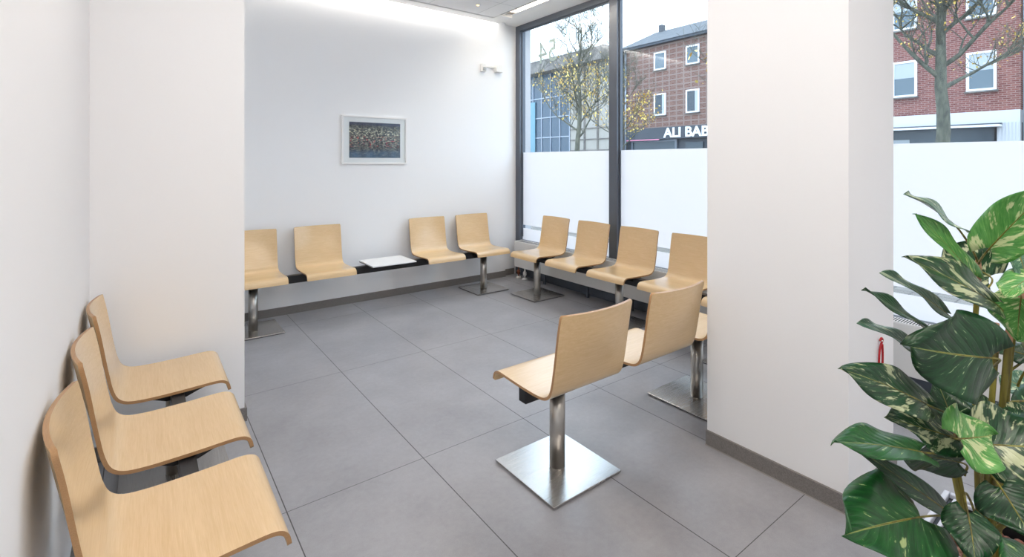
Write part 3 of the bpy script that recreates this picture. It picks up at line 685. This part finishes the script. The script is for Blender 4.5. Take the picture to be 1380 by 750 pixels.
b2 = tag(empty('red_brick_building', (FX, 8, 0)), 'red brick building with white windows above a white shop front, seen right of the pillar', 'building')
bpart('wall', [(FX, FX+8, 3.45, 12.15, 3.40, 12.6)], M['brick_red'], b2)
bpart('shop_fascia', [(FX-.12, FX+8, 3.45, 12.15, 2.92, 3.40)], M['fascia_white'], b2)
aw = bpart('awning', [(FX-.62, FX-.12, 3.95, 12.1, 2.76, 2.84)], M['ext_white'], b2); bpart('awning_box', [(FX-.32, FX-.12, 3.95, 12.1, 2.84, 2.91)], M['fascia_dark'], aw)
bpart('ground_floor', [(FX+.15, FX+8, 3.45, 12.15, -.12, 2.92)], M['fascia_dark'], b2)
bpart('corner_pier', [(FX-.1, FX+.15, 3.45, 4.1, -.12, 2.92)]+[(FX-.12, FX-.1, 3.5+.1*k, 3.55+.1*k, -.12, 2.92) for k in range(6)], M['fascia_white'], b2)
sw = bpart('shop_window', [(FX+.05, FX+.1, 4.2, 11.8, .3, 2.9)], M['ext_glass_d'], b2)
bpart('poster', [(FX+.03, FX+.048, 6.9, 8.1, 1.75, 2.35), (FX+.03, FX+.048, 4.4, 5.4, 1.3, 2.2)], M['curtain'], sw)
for (y0, y1) in ((4.12, 5.02), (6.62, 7.52), (9.2, 10.1)):
    for z0, z1 in ((4.24, 5.82), (7.20, 8.78), (10.1, 11.6)): facade_window(b2, y0, y1, z0, z1, 1)
bm = bmesh.new(); tube(bm, [(FX-.12, 3.30, 0), (FX-.12, 3.30, 12.6)], [.08, .08], 10); obj('downpipe', bm, M['pipe'], b2)
b3 = tag(empty('neighbour_building', (FX, 0, 0)), 'dark building just right of the zinc downpipe, at the right edge', 'building')
bpart('wall', [(FX+.2, FX+8, -12, 3.2, -.12, 11)], M['brick_red'], b3)

b0 = tag(empty('flat_roofed_building', (26, 28, 0)), 'flat roofed building with blue glass front and beige wall behind the bare tree', 'building')
r0 = bpart('roof_edge', [(25.2, 34, 23.4, 40, 8.45, 9.45)], M['roofband'], b0)
bpart('roof_flashing', [(25.12, 25.2, 23.4, 40, 9.36, 9.50)], M['ext_white'], r0)
bpart('wall', [(26.2, 33, 23.4, 27.5, -.12, 8.45)]+[], M['beige'], b0)
bpart('wall_trim', [(26.12, 26.2, 23.4, 27.5, z, z+.07) for z in (2.2, 3.0, 3.8)]+[(26.1, 26.2, y, y+.12, -.12, 8.45) for y in (24.6, 25.9)], M['roofband'], b0)
gw = bpart('glass_front', [(26.2, 33, 27.5, 36, -.12, 8.45)], M['blueglass'], b0)
bpart('glazing_bars', [(26.12, 26.2, y, y+.07, -.12, 8.45) for y in (27.5, 28.6, 29.7, 30.8, 31.9, 33.0, 34.1)]+[(26.13, 26.2, 27.5, 36, z, z+.07) for z in (1.8, 3.3, 4.9, 6.5)], M['pipe'], gw)
bpart('turquoise_panel', [(26.08, 26.12, 31.6, 32.6, 1.4, 6.3)], M['cyanglass'], gw)

for bb in (b0, b1, b2, b3):      # parts were modelled in world coordinates
    for ch in bb.children: ch.matrix_parent_inverse = Matrix.Translation(-bb.location)

# street trees
m = M['bark'] = mat('grey_green_bark', srgb(104, 108, 98), .9); T, N, L, b = nt(m)
L.new(ramp(N, L, noise(N, L, coords(N, L, (14, 14, 5)), 1, 5), [(.35, srgb(68, 70, 62)), (.65, srgb(104, 104, 90))]), b.inputs['Base Color'])
m = M['yleaf'] = mat('yellow_autumn_leaves', srgb(226, 186, 70), .6); T, N, L, b = nt(m)
gi = N.new('ShaderNodeNewGeometry'); L.new(ramp(N, L, gi.outputs['Random Per Island'], [(0, srgb(176, 130, 74)), (.4, srgb(226, 188, 84)), (1, srgb(244, 222, 130))]), b.inputs['Base Color'])
def tree(loc, H, r, fork, spread, seed, nleaf, lz, label, lsize=.05, nlimb=9, lsp=None):
    rt = random.Random(seed); t = tag(empty('street_tree', loc), label, 'tree', 'bare street trees with a few yellow leaves')
    bm = bmesh.new(); tips = []
    trunk = [Vector((0, 0, 0))]; nseg = 14
    for k in range(1, nseg+1): trunk.append(Vector((rt.uniform(-.05, .05)+trunk[-1].x, rt.uniform(-.05, .05)+trunk[-1].y, H*.93*k/nseg)))
    rads = [r*(1.25 if k == 0 else 1)*(1-(k/nseg))**.75+.012 for k in range(nseg+1)]
    tube(bm, trunk, rads, 10)
    def branch(p, d, ln, rr, lev):
        pts = [p.copy()]; n = 6
        dd = d.copy()
        for k in range(n):
            dd = (dd+Vector((rt.uniform(-.22, .22), rt.uniform(-.22, .22), rt.uniform(-.06, .20)))).normalized()
            pts.append(pts[-1]+dd*ln/n)
        tube(bm, pts, [max(rr*(1-.85*k/n), .0035) for k in range(n+1)], 6 if lev else 8, caps=False)
        for q in pts[2:]: tips.append(q)
        if lev >= 3: return
        for k in range((7, 6, 4)[lev]):
            i = rt.randint(1, n); q = pts[i]; a = rt.uniform(0, 6.28)
            nd = (dd*.75+Vector((math.cos(a), math.sin(a), rt.uniform(-.25, .6)))*.75).normalized()
            branch(q, nd, ln*rt.uniform(.42, .62), max(rr*.45, .004), lev+1)
    for k in range(nlimb):
        f = fork+(1-fork)*(k/nlimb)*.95; z = H*.93*f; i = min(int(f*nseg), nseg-1); a = k*2.4+rt.uniform(-.4, .4)
        up = .35+1.2*f*f
        d = Vector((math.cos(a), math.sin(a), up)).normalized()
        branch(trunk[i]+(trunk[i+1]-trunk[i])*(f*nseg-i), d, spread*(1.15-.6*f), r*.42*(1.2-f*.7), 0)
    obj('trunk', bm, M['bark'], t)
    bm = bmesh.new(); cand = [q for q in tips if lz[0] < q.z < lz[1]] or tips; n = 0
    for _ in range(nleaf):
        q = rt.choice(cand)+Vector((rt.uniform(-.12, .12), rt.uniform(-.12, .12), rt.uniform(-.18, .06))); s = lsize*rt.uniform(.6, 1.25)
        rm = Matrix.Rotation(rt.uniform(0, 6.28), 3, 'Z') @ Matrix.Rotation(rt.uniform(-1.4, 1.4), 3, 'X')
        bm.faces.new([bm.verts.new(q+rm@Vector(c)*s) for c in ((-.1, -1, 0), (.55, -.45, .12), (.6, .35, .12), (0, 1, 0), (-.6, .35, .12), (-.55, -.45, .12))])
    tag(obj('leaves', bm, M['yleaf'], t), 'sparse yellow leaves', kind='stuff')
tree((12.04, 12.22, -.12), 6.9, .10, .36, 2.2, 5, 1300, (2.0, 5.0), 'slender bare tree behind the corner window with yellow lower leaves', .038, 15)
tree((16.0, 13.7, -.12), 5.6, .08, .40, 1.9, 9, 800, (1.6, 4.3), 'small yellow leaved tree directly beside the window mullion', .05, 9)
tree((11.1, 5.15, -.12), 6.4, .09, .36, 1.9, 21, 330, (2.2, 4.2), 'tree standing outside behind the pillar, only twigs and leaves showing', .05, 9)
tree((15.56, 3.33, -.12), 8.4, .165, .42, 3.0, 33, 2600, (2.0, 7.5), 'thick grey trunked tree outside the window right of the pillar', .034, 16)
tree((13.5, -.3, -.12), 8.2, .14, .42, 2.6, 41, 300, (2.3, 7.0), 'tree outside at the far right edge whose branches reach into the view', .05, 9)

# ------------------------------------------------------------------ sky, camera, colour
W = bpy.data.worlds.new('overcast_sky'); SC.world = W; W.use_nodes = True
bg = W.node_tree.nodes['Background']; bg.inputs[0].default_value = SKYC; bg.inputs[1].default_value = SKY
cam = bpy.data.cameras.new('camera'); co = bpy.data.objects.new('camera', cam); C.objects.link(co); SC.camera = co
co.location = (0, 0, 1.4); co.rotation_euler = (R(90), 0, -math.atan2(.6, .8))
cam.sensor_fit = 'HORIZONTAL'; cam.sensor_width = 36; cam.lens = 36*666/1380; cam.shift_y = -(375-217.5)/1380
cam.clip_start = .02; cam.clip_end = 300
SC.view_settings.view_transform = 'Standard'; SC.view_settings.look = 'None'; SC.view_settings.exposure = EXPO
SC.view_settings.gamma = 1; SC.view_settings.use_curve_mapping = False
